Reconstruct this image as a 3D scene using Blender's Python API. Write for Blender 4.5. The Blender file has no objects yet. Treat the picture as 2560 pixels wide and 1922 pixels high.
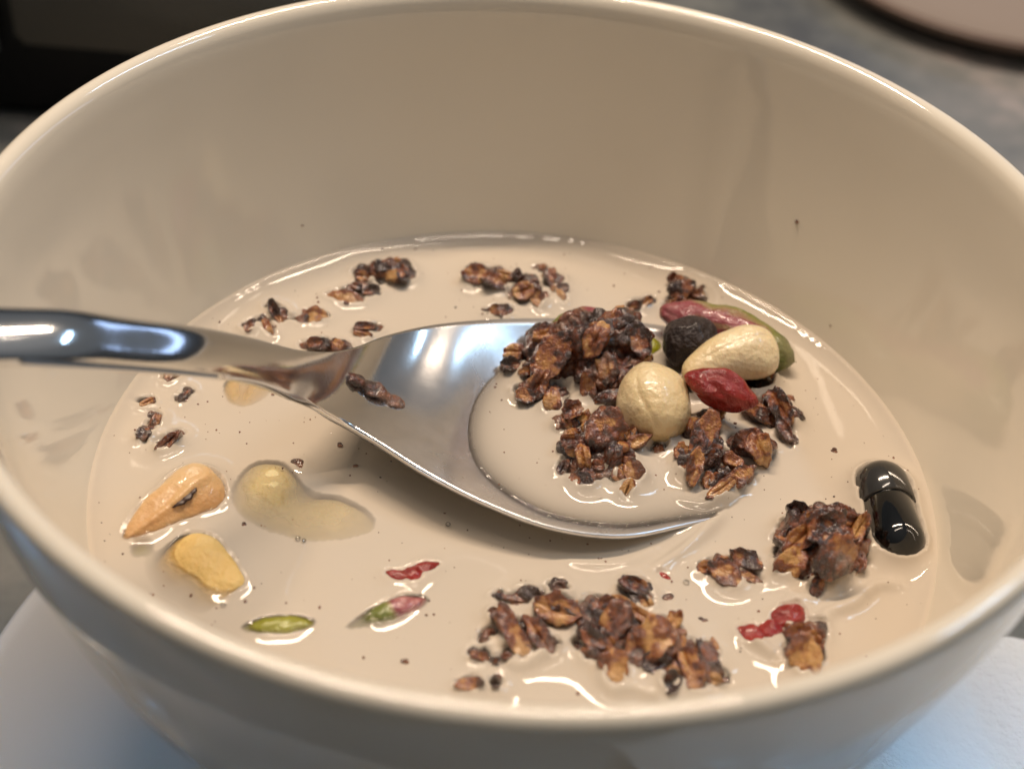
import bpy, bmesh, math, random
import numpy as np
from mathutils import Vector, Matrix
from mathutils.bvhtree import BVHTree

# ------------------------------------------------------------------ camera
# one unit is one decimetre; the bowl's rim lies at z = 0, the milk at z = MZ
SC = bpy.context.scene
COL = SC.collection
CH, CL, PITCH, PAN, ROLL, FPX = 1.37403, 1.90409, .708627, -.009673, .07838, 4000.0
def cam_axes():
    cp, sp, ca, sa = math.cos(PITCH), math.sin(PITCH), math.cos(PAN), math.sin(PAN)
    fw = Vector((sa*cp, ca*cp, -sp)); rt = Vector((ca, -sa, 0)); up = rt.cross(fw)
    cr, sr = math.cos(ROLL), math.sin(ROLL)
    return fw, cr*rt+sr*up, -sr*rt+cr*up
FW, RT, UP = cam_axes()
CP = Vector((0, -CL, CH))
MZ = -.4658          # milk level
MR = .681            # inner radius of the bowl at the milk level
def at(x, y, z=MZ):
    """the point of height z that the photograph shows at pixel x, y"""
    d = FW+(x-1280)/FPX*RT-(y-961)/FPX*UP
    return CP+d*((z-CH)/d.z)

cam = bpy.data.cameras.new('camera'); cam_o = bpy.data.objects.new('camera', cam); COL.objects.link(cam_o)
cam.sensor_width = 36; cam.lens = 36*FPX/2560
cam.clip_start = .01; cam.clip_end = 500
M = Matrix((RT, UP, -FW)).transposed().to_4x4(); M.translation = CP
cam_o.matrix_world = M
cam.dof.use_dof = True; cam.dof.focus_distance = 2.66; cam.dof.aperture_fstop = 1.3
SC.camera = cam_o

# ------------------------------------------------------------------ light
SC.view_settings.view_transform = 'Standard'; SC.view_settings.look = 'None'
SC.view_settings.exposure = .24; SC.view_settings.gamma = 1
SC.render.engine = 'CYCLES'
SC.cycles.use_denoising = True
SC.cycles.caustics_reflective = False; SC.cycles.caustics_refractive = False
SC.cycles.max_bounces = 8; SC.cycles.sample_clamp_indirect = 6
W = bpy.data.worlds.new('World'); SC.world = W; W.use_nodes = True
wn = W.node_tree; bg = wn.nodes['Background']
tc = wn.nodes.new('ShaderNodeTexCoord'); sx = wn.nodes.new('ShaderNodeSeparateXYZ'); rp = wn.nodes.new('ShaderNodeValToRGB')
wn.links.new(tc.outputs['Generated'], sx.inputs[0])
mr = wn.nodes.new('ShaderNodeMapRange'); mr.inputs[1].default_value = -1; mr.inputs[2].default_value = 1
wn.links.new(sx.outputs[2], mr.inputs[0]); wn.links.new(mr.outputs[0], rp.inputs[0]); wn.links.new(rp.outputs[0], bg.inputs[0])
for i, (p, c) in enumerate([(0, (.010, .008, .007)), (.5, (.035, .034, .034)), (.59, (.09, .095, .10)), (.67, (.25, .27, .29)), (.80, (.30, .31, .32)), (1, (.68, .67, .66))]):
    e = rp.color_ramp.elements[i] if i < 2 else rp.color_ramp.elements.new(p)
    e.position = p; e.color = (*c, 1)
bg.inputs[1].default_value = .32

def area(name, loc, target, sx_, sy_, power, color, roll=0, spread=180, along=None):
    l = bpy.data.lights.new(name, 'AREA'); l.shape = 'RECTANGLE'; l.size = sx_; l.size_y = sy_
    l.energy = power; l.color = color; l.spread = math.radians(spread)
    o = bpy.data.objects.new(name, l); COL.objects.link(o); o.location = loc
    q = (Vector(target)-Vector(loc)).to_track_quat('-Z', 'Y')
    if along:
        z = (Vector(loc)-Vector(target)).normalized(); y = Vector(along); y = (y-z*y.dot(z)).normalized()
        o.rotation_euler = Matrix((y.cross(z), y, z)).transposed().to_euler(); return o
    o.rotation_euler = (q.to_matrix() @ Matrix.Rotation(roll, 3, 'Z')).to_euler()
    return o
area('warm_ceiling_lamp', (-.5, 3.0, 6.1), (0, 0, -.4), 4.2, .26, 400, (1.0, .80, .61))
area('warm_ceiling_lamp', (-.3, .7, 6.9), (0, 0, -.4), 4.0, .13, 80, (1.0, .82, .66))
area('cool_strip_lamp', (4.1, 2.0, 5.3), (0, 0, -.4), .30, 3.2, 62, (.46, .72, 1.0), along=(.35, -1, 0))
area('handle_streak_lamp', (4.0, 4.6, 1.9), (-.5, -.2, 0), 6.5, .40, 16, (.44, .62, 1.0))  # unseen cool strip added to put a blue streak on the spoon handle
area('cool_side_fill', (-5.2, 1.6, 3.4), (-1.0, -.95, -.95), .9, .4, 3.2, (.30, .60, 1.0), 0, 17)  # added narrow beam, tints the plate at the left blue
area('cool_side_fill', (5.0, 1.2, 3.6), (1.15, -.95, -.95), .9, .4, 8, (.38, .66, 1.0), 0, 17)  # added narrow beam, brightens the paper towel with blue

# ------------------------------------------------------------------ materials
class NT:
    def __init__(s, name):
        s.m = bpy.data.materials.new(name); s.m.use_nodes = True; s.t = s.m.node_tree
        s.t.nodes.clear(); s.out = s.n('OutputMaterial')
    def n(s, kind, **kw):
        nd = s.t.nodes.new('ShaderNode'+kind)
        for k, v in kw.items(): setattr(nd, k, v)
        return nd
    def put(s, sock, v):
        if isinstance(v, bpy.types.NodeSocket): s.t.links.new(v, sock)
        elif isinstance(v, (tuple, list)) and len(v) == 3 and sock.type == 'RGBA': sock.default_value = (*v, 1)
        else: sock.default_value = v
    def coord(s): return s.n('TexCoord').outputs['Object']
    def noise(s, scale, detail=4, rough=.55, dist=0, vec=None):
        nd = s.n('TexNoise'); s.put(nd.inputs['Vector'], vec or s.coord())
        nd.inputs['Scale'].default_value = scale; nd.inputs['Detail'].default_value = detail
        nd.inputs['Roughness'].default_value = rough; nd.inputs['Distortion'].default_value = dist
        return nd.outputs[0]
    def math(s, op, a, b=0., c=0., clamp=False):
        nd = s.n('Math', operation=op, use_clamp=clamp)
        s.put(nd.inputs[0], a); s.put(nd.inputs[1], b); s.put(nd.inputs[2], c); return nd.outputs[0]
    def mr(s, v, a, b, c=0., d=1., smooth=False):
        nd = s.n('MapRange'); nd.interpolation_type = 'SMOOTHSTEP' if smooth else 'LINEAR'
        for i, x in enumerate((v, a, b, c, d)): s.put(nd.inputs[i], x)
        return nd.outputs[0]
    def ramp(s, f, stops):
        nd = s.n('ValToRGB'); s.put(nd.inputs[0], f)
        for i, (p, c) in enumerate(stops):
            e = nd.color_ramp.elements[i] if i < 2 else nd.color_ramp.elements.new(p)
            e.position = p; e.color = (*c, 1)
        return nd.outputs[0]
    def mix(s, f, a, b):
        nd = s.n('Mix', data_type='RGBA'); s.put(nd.inputs[0], f); s.put(nd.inputs[6], a); s.put(nd.inputs[7], b); return nd.outputs[2]
    def bump(s, h, strength, dist, normal=None):
        nd = s.n('Bump'); s.put(nd.inputs['Height'], h); nd.inputs['Strength'].default_value = strength
        nd.inputs['Distance'].default_value = dist
        if normal: s.put(nd.inputs['Normal'], normal)
        return nd.outputs[0]
    def attr(s, name): return s.n('Attribute', attribute_name=name).outputs['Fac']
    def pr(s, **kw):
        nd = s.n('BsdfPrincipled')
        for k, v in kw.items(): s.put(nd.inputs[k.replace('_', ' ')], v)
        return nd.outputs[0]
    def end(s, sh): s.t.links.new(sh, s.out.inputs[0]); return s.m

def mat_granola():
    k = NT('cocoa_granola')
    n1 = k.noise(16, 3); n2 = k.noise(75, 5, .65); n3 = k.noise(13, 4, .6, .6); n4 = k.noise(260, 3, .6)
    f = k.math('ADD', k.attr('tan'), k.math('MULTIPLY_ADD', n1, 1.0, -.60))
    f = k.math('ADD', f, k.math('MULTIPLY_ADD', n2, 1.35, -.675))
    col = k.ramp(f, [(.04, (.028, .007, .003)), (.26, (.13, .030, .009)), (.50, (.26, .068, .014)), (.74, (.44, .185, .045)), (.98, (.62, .34, .11))])
    g = k.n('NewGeometry'); sep = k.n('SeparateXYZ'); k.put(sep.inputs[0], g.outputs['Normal'])
    film = k.math('MULTIPLY', k.mr(n3, .52, .66, smooth=True), k.mr(sep.outputs[2], .1, .7))
    film = k.math('MULTIPLY', film, k.attr('film'))
    so = k.n('SeparateXYZ'); k.put(so.inputs[0], k.coord())
    soak = k.math('MULTIPLY', k.mr(so.outputs[2], .032, .004, smooth=True), k.mr(n1, .38, .58))
    film = k.math('MAXIMUM', film, k.math('MULTIPLY', soak, .65))
    col = k.mix(k.math('MULTIPLY', film, .42), col, (.50, .375, .29))
    h = k.math('MULTIPLY_ADD', n4, .35, n2)
    nb = k.bump(h, .7, .014)
    return k.end(k.pr(Base_Color=col, Roughness=k.mr(n2, .3, .7, .36, .16), Normal=nb, Coat_Weight=1., Coat_Roughness=.045,
                      Specular_IOR_Level=.5, Coat_Normal=k.bump(h, .30, .012)))
def mat_nut(name, stops, n_scale=18, rough=.28, bump=.4, sss=.25, film=0., coat=.35):
    k = NT(name)
    n1 = k.noise(n_scale, 4); n2 = k.noise(70, 4, .6)
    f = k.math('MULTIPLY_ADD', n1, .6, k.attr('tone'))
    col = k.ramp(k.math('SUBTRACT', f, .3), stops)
    if film:
        col = k.mix(k.math('MULTIPLY', k.mr(k.noise(11, 3), .5, .65), film), col, (.45, .37, .31))
    return k.end(k.pr(Base_Color=col, Roughness=rough, Normal=k.bump(k.math('MULTIPLY_ADD', n2, .5, n1), bump, .02),
                      Subsurface_Weight=sss, Subsurface_Radius=(.05, .03, .015), Subsurface_Scale=.5,
                      Coat_Weight=coat, Coat_Roughness=.06))
def mat_simple(name, col, rough=.4, **kw):
    k = NT(name); return k.end(k.pr(Base_Color=col, Roughness=rough, **kw))
def mat_ceramic():
    k = NT('cream_glazed_ceramic')
    n = k.noise(3, 2); n2 = k.noise(90, 3)
    sm = k.mr(k.noise(2.2, 5, .6, .5), .45, .75)
    vor = k.n('TexVoronoi'); k.put(vor.inputs['Vector'], k.coord()); vor.inputs['Scale'].default_value = 14
    col = k.mix(k.mr(n, .3, .7), (.765, .695, .575), (.79, .72, .60))
    return k.end(k.pr(Base_Color=col, Roughness=k.math('MULTIPLY_ADD', sm, .06, .05), Specular_IOR_Level=.5,
                      Normal=k.bump(k.math('MULTIPLY_ADD', n2, .02, n), .05, .02), Coat_Weight=.6, Coat_Roughness=.02))
def mat_steel():
    k = NT('polished_steel')
    sm = k.mr(k.noise(5, 5, .6, .6), .45, .7)
    fine = k.noise(160, 2)
    film = k.attr('film')
    met = k.pr(Base_Color=(.86, .86, .87), Metallic=1., Roughness=k.math('ADD', k.math('MULTIPLY_ADD', sm, .07, .11), k.math('MULTIPLY', film, .16)),
               Normal=k.bump(fine, .012, .01))
    mil = k.pr(Base_Color=(.46, .42, .40), Roughness=.12, Specular_IOR_Level=.5)
    mx = k.n('MixShader'); k.put(mx.inputs[0], k.math('MULTIPLY', film, k.mr(k.noise(18, 5, .6), .3, .8, .14, .50)))
    k.put(mx.inputs[1], met); k.put(mx.inputs[2], mil)
    return k.end(mx.outputs[0])
def mat_milk():
    k = NT('milk')
    n = k.noise(3.2, 3, .5, .4)
    col = k.mix(k.mr(n, .3, .7), (.67, .59, .49), (.69, .595, .48))
    fine = k.noise(7, 2)
    nb = k.bump(fine, .05, .02)
    dif = k.n('BsdfPrincipled'); k.put(dif.inputs['Base Color'], col); dif.inputs['Roughness'].default_value = .8
    dif.inputs['Specular IOR Level'].default_value = 0
    tl = k.n('BsdfTranslucent'); k.put(tl.inputs[0], col); m0 = k.n('MixShader'); m0.inputs[0].default_value = .12
    k.put(m0.inputs[1], dif.outputs[0]); k.put(m0.inputs[2], tl.outputs[0]); dif = m0
    tr = k.n('BsdfTransparent'); k.put(tr.inputs[0], (.95, .92, .88))
    mx = k.n('MixShader'); k.put(mx.inputs[0], k.attr('opacity')); k.put(mx.inputs[1], tr.outputs[0]); k.put(mx.inputs[2], dif.outputs[0])
    gl = k.n('BsdfGlossy'); gl.inputs['Roughness'].default_value = .035; k.put(gl.inputs['Normal'], nb)
    fr = k.n('Fresnel'); fr.inputs[0].default_value = 1.36; k.put(fr.inputs['Normal'], nb)
    m2 = k.n('MixShader'); k.put(m2.inputs[0], fr.outputs[0]); k.put(m2.inputs[1], mx.outputs[0]); k.put(m2.inputs[2], gl.outputs[0])
    return k.end(m2.outputs[0])
def mat_granite():
    k = NT('grey_granite')
    n = k.noise(1.1, 5, .6, .3); n2 = k.noise(14, 4, .6)
    col = k.ramp(k.math('MULTIPLY_ADD', k.math('SUBTRACT', n2, .5), .25, n), [(.34, (.09, .095, .10)), (.46, (.16, .165, .155)), (.58, (.22, .215, .20)), (.70, (.38, .33, .30))])
    return k.end(k.pr(Base_Color=col, Roughness=.25))
def mat_towel():
    k = NT('white_paper_towel')
    n = k.noise(40, 4, .7)
    return k.end(k.pr(Base_Color=(.80, .80, .79), Roughness=.9, Normal=k.bump(n, .5, .02)))

GR = mat_granola(); STEEL = mat_steel(); CER = mat_ceramic(); MILK = mat_milk(); GRAN = mat_granite(); TOWEL = mat_towel()
NUT = mat_nut('pale_hazelnut', [(.05, (.60, .38, .14)), (.4, (.76, .60, .34)), (.8, (.82, .71, .49))], 9, .2)
PEACH = mat_nut('roasted_almond', [(.0, (.58, .30, .11)), (.45, (.72, .47, .23)), (.9, (.72, .55, .32))], 9, bump=.35)
CASH = mat_nut('pale_cashew', [(.0, (.72, .58, .28)), (.5, (.84, .72, .42)), (.9, (.86, .77, .52))], 9, .5, bump=.6, coat=0.)
YEL = mat_nut('yellow_almond', [(.0, (.74, .46, .12)), (.5, (.84, .62, .26)), (.9, (.86, .70, .40))], 9, .45, bump=.5, coat=0.)
PIST = mat_nut('green_and_purple_pistachio', [(.0, (.10, .13, .012)), (.30, (.20, .21, .035)), (.48, (.30, .20, .10)), (.62, (.25, .045, .06)), (.9, (.40, .14, .13))], 22, bump=.5, sss=.1, film=.3)
GREEN = mat_nut('green_pistachio', [(.0, (.17, .17, .006)), (.45, (.34, .33, .012)), (.9, (.48, .46, .06))], 22, bump=.5, sss=.1)
GOJI = mat_nut('red_goji_skin', [(.0, (.13, .004, .002)), (.45, (.31, .010, .003)), (.9, (.54, .045, .008))], 12, .10, .9, .1)
BERRY = mat_nut('dark_dried_berry', [(.0, (.010, .006, .006)), (.5, (.032, .016, .013)), (.9, (.12, .06, .045))], 40, .6, 1.0, .0, coat=.15)
BLACK = mat_simple('black_gelatin', (.0022, .0022, .0022), .09, Coat_Weight=.5)
CAPG = mat_simple('smoky_black_gelatin', (.034, .032, .029), .12, Coat_Weight=.7, Coat_Roughness=.1)
BARK = mat_simple('dark_nut_skin', (.035, .012, .006), .4)

# ------------------------------------------------------------------ numpy noise and mesh helpers
_rs = np.random.RandomState(7); _perm = np.concatenate([_rs.permutation(256)]*3)
_grad = _rs.randn(256, 3); _grad /= np.linalg.norm(_grad, axis=1)[:, None]
def pnoise(p, scale=1., seed=0):
    p = p*scale+seed*17.31; i = np.floor(p).astype(int); f = p-i; i &= 255
    u = f*f*f*(f*(f*6-15)+10); r = 0
    for dx in (0, 1):
        for dy in (0, 1):
            for dz in (0, 1):
                h = _perm[_perm[_perm[(i[:, 0]+dx) & 255]+((i[:, 1]+dy) & 255)]+((i[:, 2]+dz) & 255)]
                d = (_grad[h]*(f-np.array([dx, dy, dz]))).sum(1)
                w = (u[:, 0] if dx else 1-u[:, 0])*(u[:, 1] if dy else 1-u[:, 1])*(u[:, 2] if dz else 1-u[:, 2])
                r = r+w*d
    return r*1.6
def fbm(p, scale, seed=0, o=3):
    r = 0
    for k in range(o): r = r+pnoise(p, scale*2**k, seed+k*3)/2**k
    return r
def verts(me):
    a = np.empty(len(me.vertices)*3); me.vertices.foreach_get('co', a); return a.reshape(-1, 3)
def normals(me):
    a = np.empty(len(me.vertices)*3); me.vertex_normals.foreach_get('vector', a); return a.reshape(-1, 3)
def setv(me, v): me.vertices.foreach_set('co', v.ravel()); me.update()
def fattr(me, name, val):
    a = me.attributes.new(name, 'FLOAT', 'POINT'); a.data.foreach_set('value', np.asarray(val, dtype=np.float32))
def smooth(me): me.polygons.foreach_set('use_smooth', [True]*len(me.polygons))
def mesh(name, v, f, mat, sm=True):
    me = bpy.data.meshes.new(name); me.from_pydata([tuple(x) for x in v], [], f)
    if mat: me.materials.append(mat)
    if sm: smooth(me)
    me.update(); return me
def obj(name, me, parent=None, loc=None):
    o = bpy.data.objects.new(name, me); COL.objects.link(o); o.parent = parent
    if loc is not None: o.location = loc
    return o
def tag(o, label=None, cat=None, group=None, kind=None):
    for k, v in (('label', label), ('category', cat), ('group', group), ('kind', kind)):
        if v: o[k] = v
    return o
def empty(name, loc, label, cat, group=None):
    return tag(obj(name, None, loc=loc), label, cat, group)
def box_bm(bm, c, s, bev=.02, rz=0.):
    r = bmesh.ops.create_cube(bm, size=1); vs = r['verts']
    bmesh.ops.scale(bm, vec=s, verts=vs)
    es = list({e for v in vs for e in v.link_edges})
    b = bmesh.ops.bevel(bm, geom=es, offset=bev, segments=3, affect='EDGES')
    vs = list({v for f in b['faces'] for v in f.verts} | {v for v in vs if v.is_valid})
    bmesh.ops.transform(bm, matrix=Matrix.Translation(c) @ Matrix.Rotation(rz, 4, 'Z'), verts=vs)
def box(name, c, s, mat, parent, bev=.02, rz=0.):
    bm = bmesh.new(); box_bm(bm, c, s, bev, rz); me = bpy.data.meshes.new(name); bm.to_mesh(me); bm.free()
    me.materials.append(mat); smooth(me); return obj(name, me, parent)
def lathe(prof, n=128, close=False):
    """a solid of revolution round z from (radius, z) points"""
    v, f, rings = [], [], []
    for r, z in prof:
        if r < 1e-6: rings.append([len(v)]); v.append((0, 0, z))
        else:
            rings.append(list(range(len(v), len(v)+n)))
            v += [(r*math.cos(2*math.pi*i/n), r*math.sin(2*math.pi*i/n), z) for i in range(n)]
    for a, b in zip(rings, rings[1:]):
        for i in range(n):
            j = (i+1) % n
            if len(a) == 1: f.append((a[0], b[j], b[i]))
            elif len(b) == 1: f.append((a[i], a[j], b[0]))
            else: f.append((a[i], a[j], b[j], b[i]))
    return v, f
def catmull(P, n):
    """n samples of a smooth curve through the rows of P"""
    P = np.asarray(P, float); m = len(P); u = np.linspace(0, m-1, n); i = np.clip(u.astype(int), 0, m-2); t = (u-i)[:, None]
    g = lambda k: P[np.clip(k, 0, m-1)]
    a, b, c, d = g(i-1), g(i), g(i+1), g(i+2)
    return .5*(2*b+(c-a)*t+(2*a-5*b+4*c-d)*t*t+(3*b-a-3*c+d)*t**3)

# ------------------------------------------------------------------ the setting
TZ = -.965
v, f = [], []
G = 60
for j in range(2):
    for i in range(2): v.append((-G if i == 0 else G, -G if j == 0 else G, TZ))
tag(obj('countertop', mesh('countertop', v, [(0, 1, 3, 2)], GRAN, False)), kind='structure')

# ------------------------------------------------------------------ the bowl
outer = [(.849, -.012), (.846, -.05), (.838, -.10), (.824, -.17), (.80, -.255), (.769, -.36), (.731, -.466), (.685, -.545), (.63, -.62), (.56, -.695), (.48, -.765), (.40, -.82), (.35, -.845)]
oc = catmull(outer, 50)
foot = [(.352, -.86), (.352, -.955), (.345, -.962), (.325, -.962), (.318, -.955), (.31, -.87), (.0, -.865)]
lip = [(.8105, -.020), (.8165, -.0085), (.8235, -.0025), (.832, 0), (.839, -.0012), (.8455, -.0055)]
inner = [(0, -.80), (.12, -.799), (.24, -.785), (.36, -.75), (.46, -.697), (.55, -.625), (.62, -.551), (.661, -.495), (.681, -.4658), (.719, -.375), (.754, -.27), (.780, -.17), (.796, -.09), (.8045, -.045)]
ic = catmull(inner, 56)
prof = [tuple(x) for x in ic]+lip+[tuple(x) for x in oc]+foot
prof = [(max(r, 0) if r > .003 else 0, z) for r, z in prof]
bv, bf = lathe(prof[::1], 160)
bowl = empty('bowl', (0, 0, 0), 'cream glazed ceramic bowl half full of milk and granola', 'bowl')
bme = mesh('bowl_wall', bv, bf, CER); obj('bowl_wall', bme, bowl)

# ------------------------------------------------------------------ the spoon
# stations: far edge px, near edge px, far z, near z, crown (+) or hollow (-), thickness
ST = [(-900, 735, -900, 872, .115, .115, .022, .034), (-500, 742, -500, 886, .085, .085, .028, .038), (-130, 765, -130, 899, .050, .050, .027, .040),
      (0, 776, 0, 905, .034, .034, .027, .040), (181, 790, 181, 916, .002, .002, .036, .044), (325, 809, 322, 924, -.040, -.040, .032, .042),
      (506, 832, 497, 938, -.105, -.105, .031, .042), (651, 856, 634, 955, -.185, -.188, .024, .040), (752, 876, 716, 982, -.250, -.255, .013, .034),
      (830, 879, 772, 1002, -.305, -.310, .001, .028), (890, 867, 820, 1030, -.345, -.345, -.014, .022), (962, 840, 880, 1064, -.376, -.376, -.018, .019),
      (1056, 817, 958, 1112, -.398, -.382, -.030, .016), (1165, 803, 1065, 1180, -.408, -.388, -.042, .013), (1300, 796, 1206, 1252, -.424, -.400, -.086, .011),
      (1450, 797, 1378, 1316, -.442, -.416, -.112, .010), (1600, 806, 1553, 1338, -.450, -.434, -.102, .010), (1740, 834, 1705, 1312, -.462, -.451, -.076, .010),
      (1850, 890, 1820, 1283, -.478, -.470, -.048, .010), (1915, 960, 1895, 1232, -.492, -.484, -.028, .010), (1948, 1035, 1938, 1160, -.500, -.495, -.012, .009),
      (1956, 1080, 1955, 1110, -.503, -.501, -.002, .008)]
rows = []
for x0, y0, x1, y1, z0, z1, cr, th in ST: rows.append([*at(x0, y0, z0), *at(x1, y1, z1), cr, th])
R = catmull(rows, 132); NL = 29
top, bot = [], []
tt = np.linspace(-1, 1, NL); tt = np.sin(tt*math.pi/2)*.35+tt*.65
filmv = []
for s, r in enumerate(R):
    U, N, cr, th = r[:3], r[3:6], r[6], r[7]
    mid = (U+N)/2; lat = (U-N)/2
    k = min(1., max(0., (cr+.022)/.05))      # 1 on the handle, 0 in the bowl of the spoon
    for t in tt:
        shp = (1-t*t)**(.56*k+1.05*(1-k))
        zt = cr*shp
        tk = th*((1-t**4)**.5*.85*k+(1-k)*(.9+.1*(1-t*t)))
        p = mid+lat*t
        top.append(p+np.array([0, 0, zt])); bot.append(p+np.array([0, 0, zt-tk*(1 if k < .99 else 1)-(.0 if k > 0 else 0)]))
        filmv.append(s)
nS = len(R)
v = np.array(top+bot); o_ = nS*NL; f = []
for i in range(nS-1):
    for j in range(NL-1):
        a, b, c, d = i*NL+j, i*NL+j+1, (i+1)*NL+j+1, (i+1)*NL+j
        f.append((a, d, c, b)); f.append((a+o_, b+o_, c+o_, d+o_))
    for j in (0, NL-1):
        a, d = i*NL+j, (i+1)*NL+j
        f.append((a, a+o_, d+o_, d) if j == 0 else (a, d, d+o_, a+o_))
for i in (0, nS-1):
    for j in range(NL-1):
        a, b = i*NL+j, i*NL+j+1
        f.append((a, b, b+o_, a+o_) if i == 0 else (a, a+o_, b+o_, b))
sp_root = Vector(at(1400, 1050, -.52))
spoon = empty('spoon', sp_root, 'polished steel spoon resting in the milk with its handle over the left rim', 'spoon')
def spoon_part(name, i0, i1):
    """the piece of the spoon between two stations (the handle and the bowl of the spoon meet at the neck)"""
    keep = [q for q in f if all(i0 <= (x % o_)//NL <= i1 for x in q)]
    ids = sorted({x for q in keep for x in q}); mp = {x: i for i, x in enumerate(ids)}
    me = mesh(name, v[ids]-np.array(sp_root), [tuple(mp[x] for x in q) for q in keep], STEEL)
    fl = [0. if x >= o_ else float(np.clip(((x//NL)-68)/18, 0, 1)) for x in ids]
    fattr(me, 'film', fl)
    bm = bmesh.new(); bm.from_mesh(me); bmesh.ops.recalc_face_normals(bm, faces=bm.faces); bm.to_mesh(me); bm.free(); smooth(me)
    return me
full = spoon_part('spoon_full', 0, nS)
cut = 64
m_h = spoon_part('handle', 0, cut); m_b = spoon_part('spoon_bowl', cut, nS)
# the two parts share a row of vertices: carry the full spoon's smooth normals over so that the neck shows no seam
full.update()
fn = {tuple(np.round(c, 5)): n for c, n in zip(verts(full), normals(full))}
for me, nm in ((m_h, 'handle'), (m_b, 'spoon_bowl')):
    vv = verts(me); nn = normals(me)
    me.normals_split_custom_set_from_vertices([tuple(fn.get(tuple(np.round(c, 5)), n)) for c, n in zip(vv, nn)])
    obj(nm, me, spoon)

# ------------------------------------------------------------------ food
SOLIDS = []      # world-space (vertices, polygons) of everything the milk wets
def solid(me, loc):
    vv = verts(me)+np.array(loc); SOLIDS.append((vv, [tuple(p.vertices) for p in me.polygons]))
solid(full, sp_root)
PX = 1514.0      # pixels of the photograph per decimetre at the milk
def ell(bm, c, r, rot=None, sub=3):
    m = Matrix.Translation(c) @ (rot.to_4x4() if rot else Matrix()) @ Matrix.Diagonal((*r, 1))
    bmesh.ops.create_icosphere(bm, subdivisions=sub, radius=1, matrix=m)
def remeshed(bm, voxel, name, mat):
    t = bpy.data.meshes.new('tmp'); bm.to_mesh(t); bm.free()
    o = bpy.data.objects.new('tmp', t); COL.objects.link(o)
    md = o.modifiers.new('r', 'REMESH'); md.mode = 'VOXEL'; md.voxel_size = voxel; md.adaptivity = 0
    dg = bpy.context.evaluated_depsgraph_get()
    me = bpy.data.meshes.new_from_object(o.evaluated_get(dg)); me.name = name
    bpy.data.objects.remove(o); bpy.data.meshes.remove(t)
    me.materials.clear(); me.materials.append(mat); smooth(me); return me

def flake_mesh(a, b, c, seed, tan, film, lo=False):
    """a rolled oat: a thin curled oval with a crease, rough cocoa at its edges"""
    rs = random.Random(seed); nu, nv = (34, 16) if lo else (64, 34); vv, ff = [], []
    for j in range(nv+1):
        ph = -math.pi/2+math.pi*j/nv
        for i in range(nu):
            th = 2*math.pi*i/nu
            vv.append((math.cos(ph)*math.cos(th), math.cos(ph)*math.sin(th), math.sin(ph)))
    for j in range(nv):
        for i in range(nu):
            k = (i+1) % nu
            ff.append((j*nu+i, j*nu+k, (j+1)*nu+k, (j+1)*nu+i))
    P = np.array(vv); rad = np.hypot(P[:, 0], P[:, 1]); az = np.arctan2(P[:, 1], P[:, 0])
    n0 = pnoise(P*np.array([1, 1, .3]), 1.5, seed); rag = fbm(np.stack([np.cos(az), np.sin(az), 0*az], 1), 2.3, seed+31, 3)
    X = P.copy(); sgn = np.sign(P[:, 2])
    k_ = 1+.12*rag*rad
    X[:, 0] = P[:, 0]*a*(1+.18*n0)*k_; X[:, 1] = P[:, 1]*b*(1+.25*pnoise(P, 1.3, seed+5))*k_; X[:, 2] = sgn*np.abs(P[:, 2])**.5*c
    if seed % 3 == 0: X[:, 2] -= .45*c*np.exp(-(X[:, 1]/(b*.14))**2)*(P[:, 2] > 0)*np.clip(1.1-np.abs(P[:, 0]), 0, 1)
    cu = rs.uniform(.2, 1.1)*c; tw = rs.uniform(-.7, .7)
    X[:, 2] += cu*((P[:, 1])**2)+tw*c*P[:, 0]*P[:, 1]+rs.uniform(-1.2, 1.0)*c*P[:, 0]**2
    lump = np.clip(fbm(X, 26, seed+2, 3)+.25*(rad-.45)+.05, 0, 1)
    dirn = np.stack([P[:, 0]*.35, P[:, 1]*.35, sgn*.9], 1)
    X += dirn*(lump*.0100+np.abs(pnoise(X, 85, seed+6))*.0022+fbm(X, 30, seed+7, 2)*.0012)[:, None]
    tanv = tan+.34-np.clip(lump*2.6, 0, .45)-.30*np.clip(rad-.7, 0, 1)+.12*pnoise(P*np.array([.7, 3, 1]), 2.2, seed+9)
    return X, ff, tanv, film
def frame(ang, tilt, roll=0.):
    """long axis at an image angle (degrees, 0 = right, clockwise positive as in the picture), face tilted towards the camera"""
    a = math.radians(ang)
    l = Vector((math.cos(a), -math.sin(a)/.65, 0)).normalized()
    upv = Vector((0, -math.sin(math.radians(tilt)), math.cos(math.radians(tilt))))
    l = (l-upv*l.dot(upv)).normalized(); w = upv.cross(l)
    m = Matrix((l, w, upv)).transposed()
    return m @ Matrix.Rotation(math.radians(roll), 3, 'X')
MILLI = .01
FLK = [0]
def add_flake(root, px, py, h, ln, wd, ang, tilt=25, tan=.55, film=.5, th=.011, roll=0., name='oat_flake', mat=None, lo=False, at_=None):
    FLK[0] += 1; s = FLK[0]
    X, ff, tanv, fl = flake_mesh(ln/2/PX, wd/2/PX, th, s, tan, film, lo)
    m = np.array(frame(ang, tilt, roll))
    c = np.array(at(px, py, MZ+h*MILLI*.88-.004))-np.array(root.location)
    if at_ is not None: c = np.array(at_)
    X = X @ m.T+c
    me = mesh(name, X, ff, mat or GR); fattr(me, 'tan', tanv); fattr(me, 'film', [fl]*len(X))
    obj(name, me, root); solid(me, root.location); return me
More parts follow.
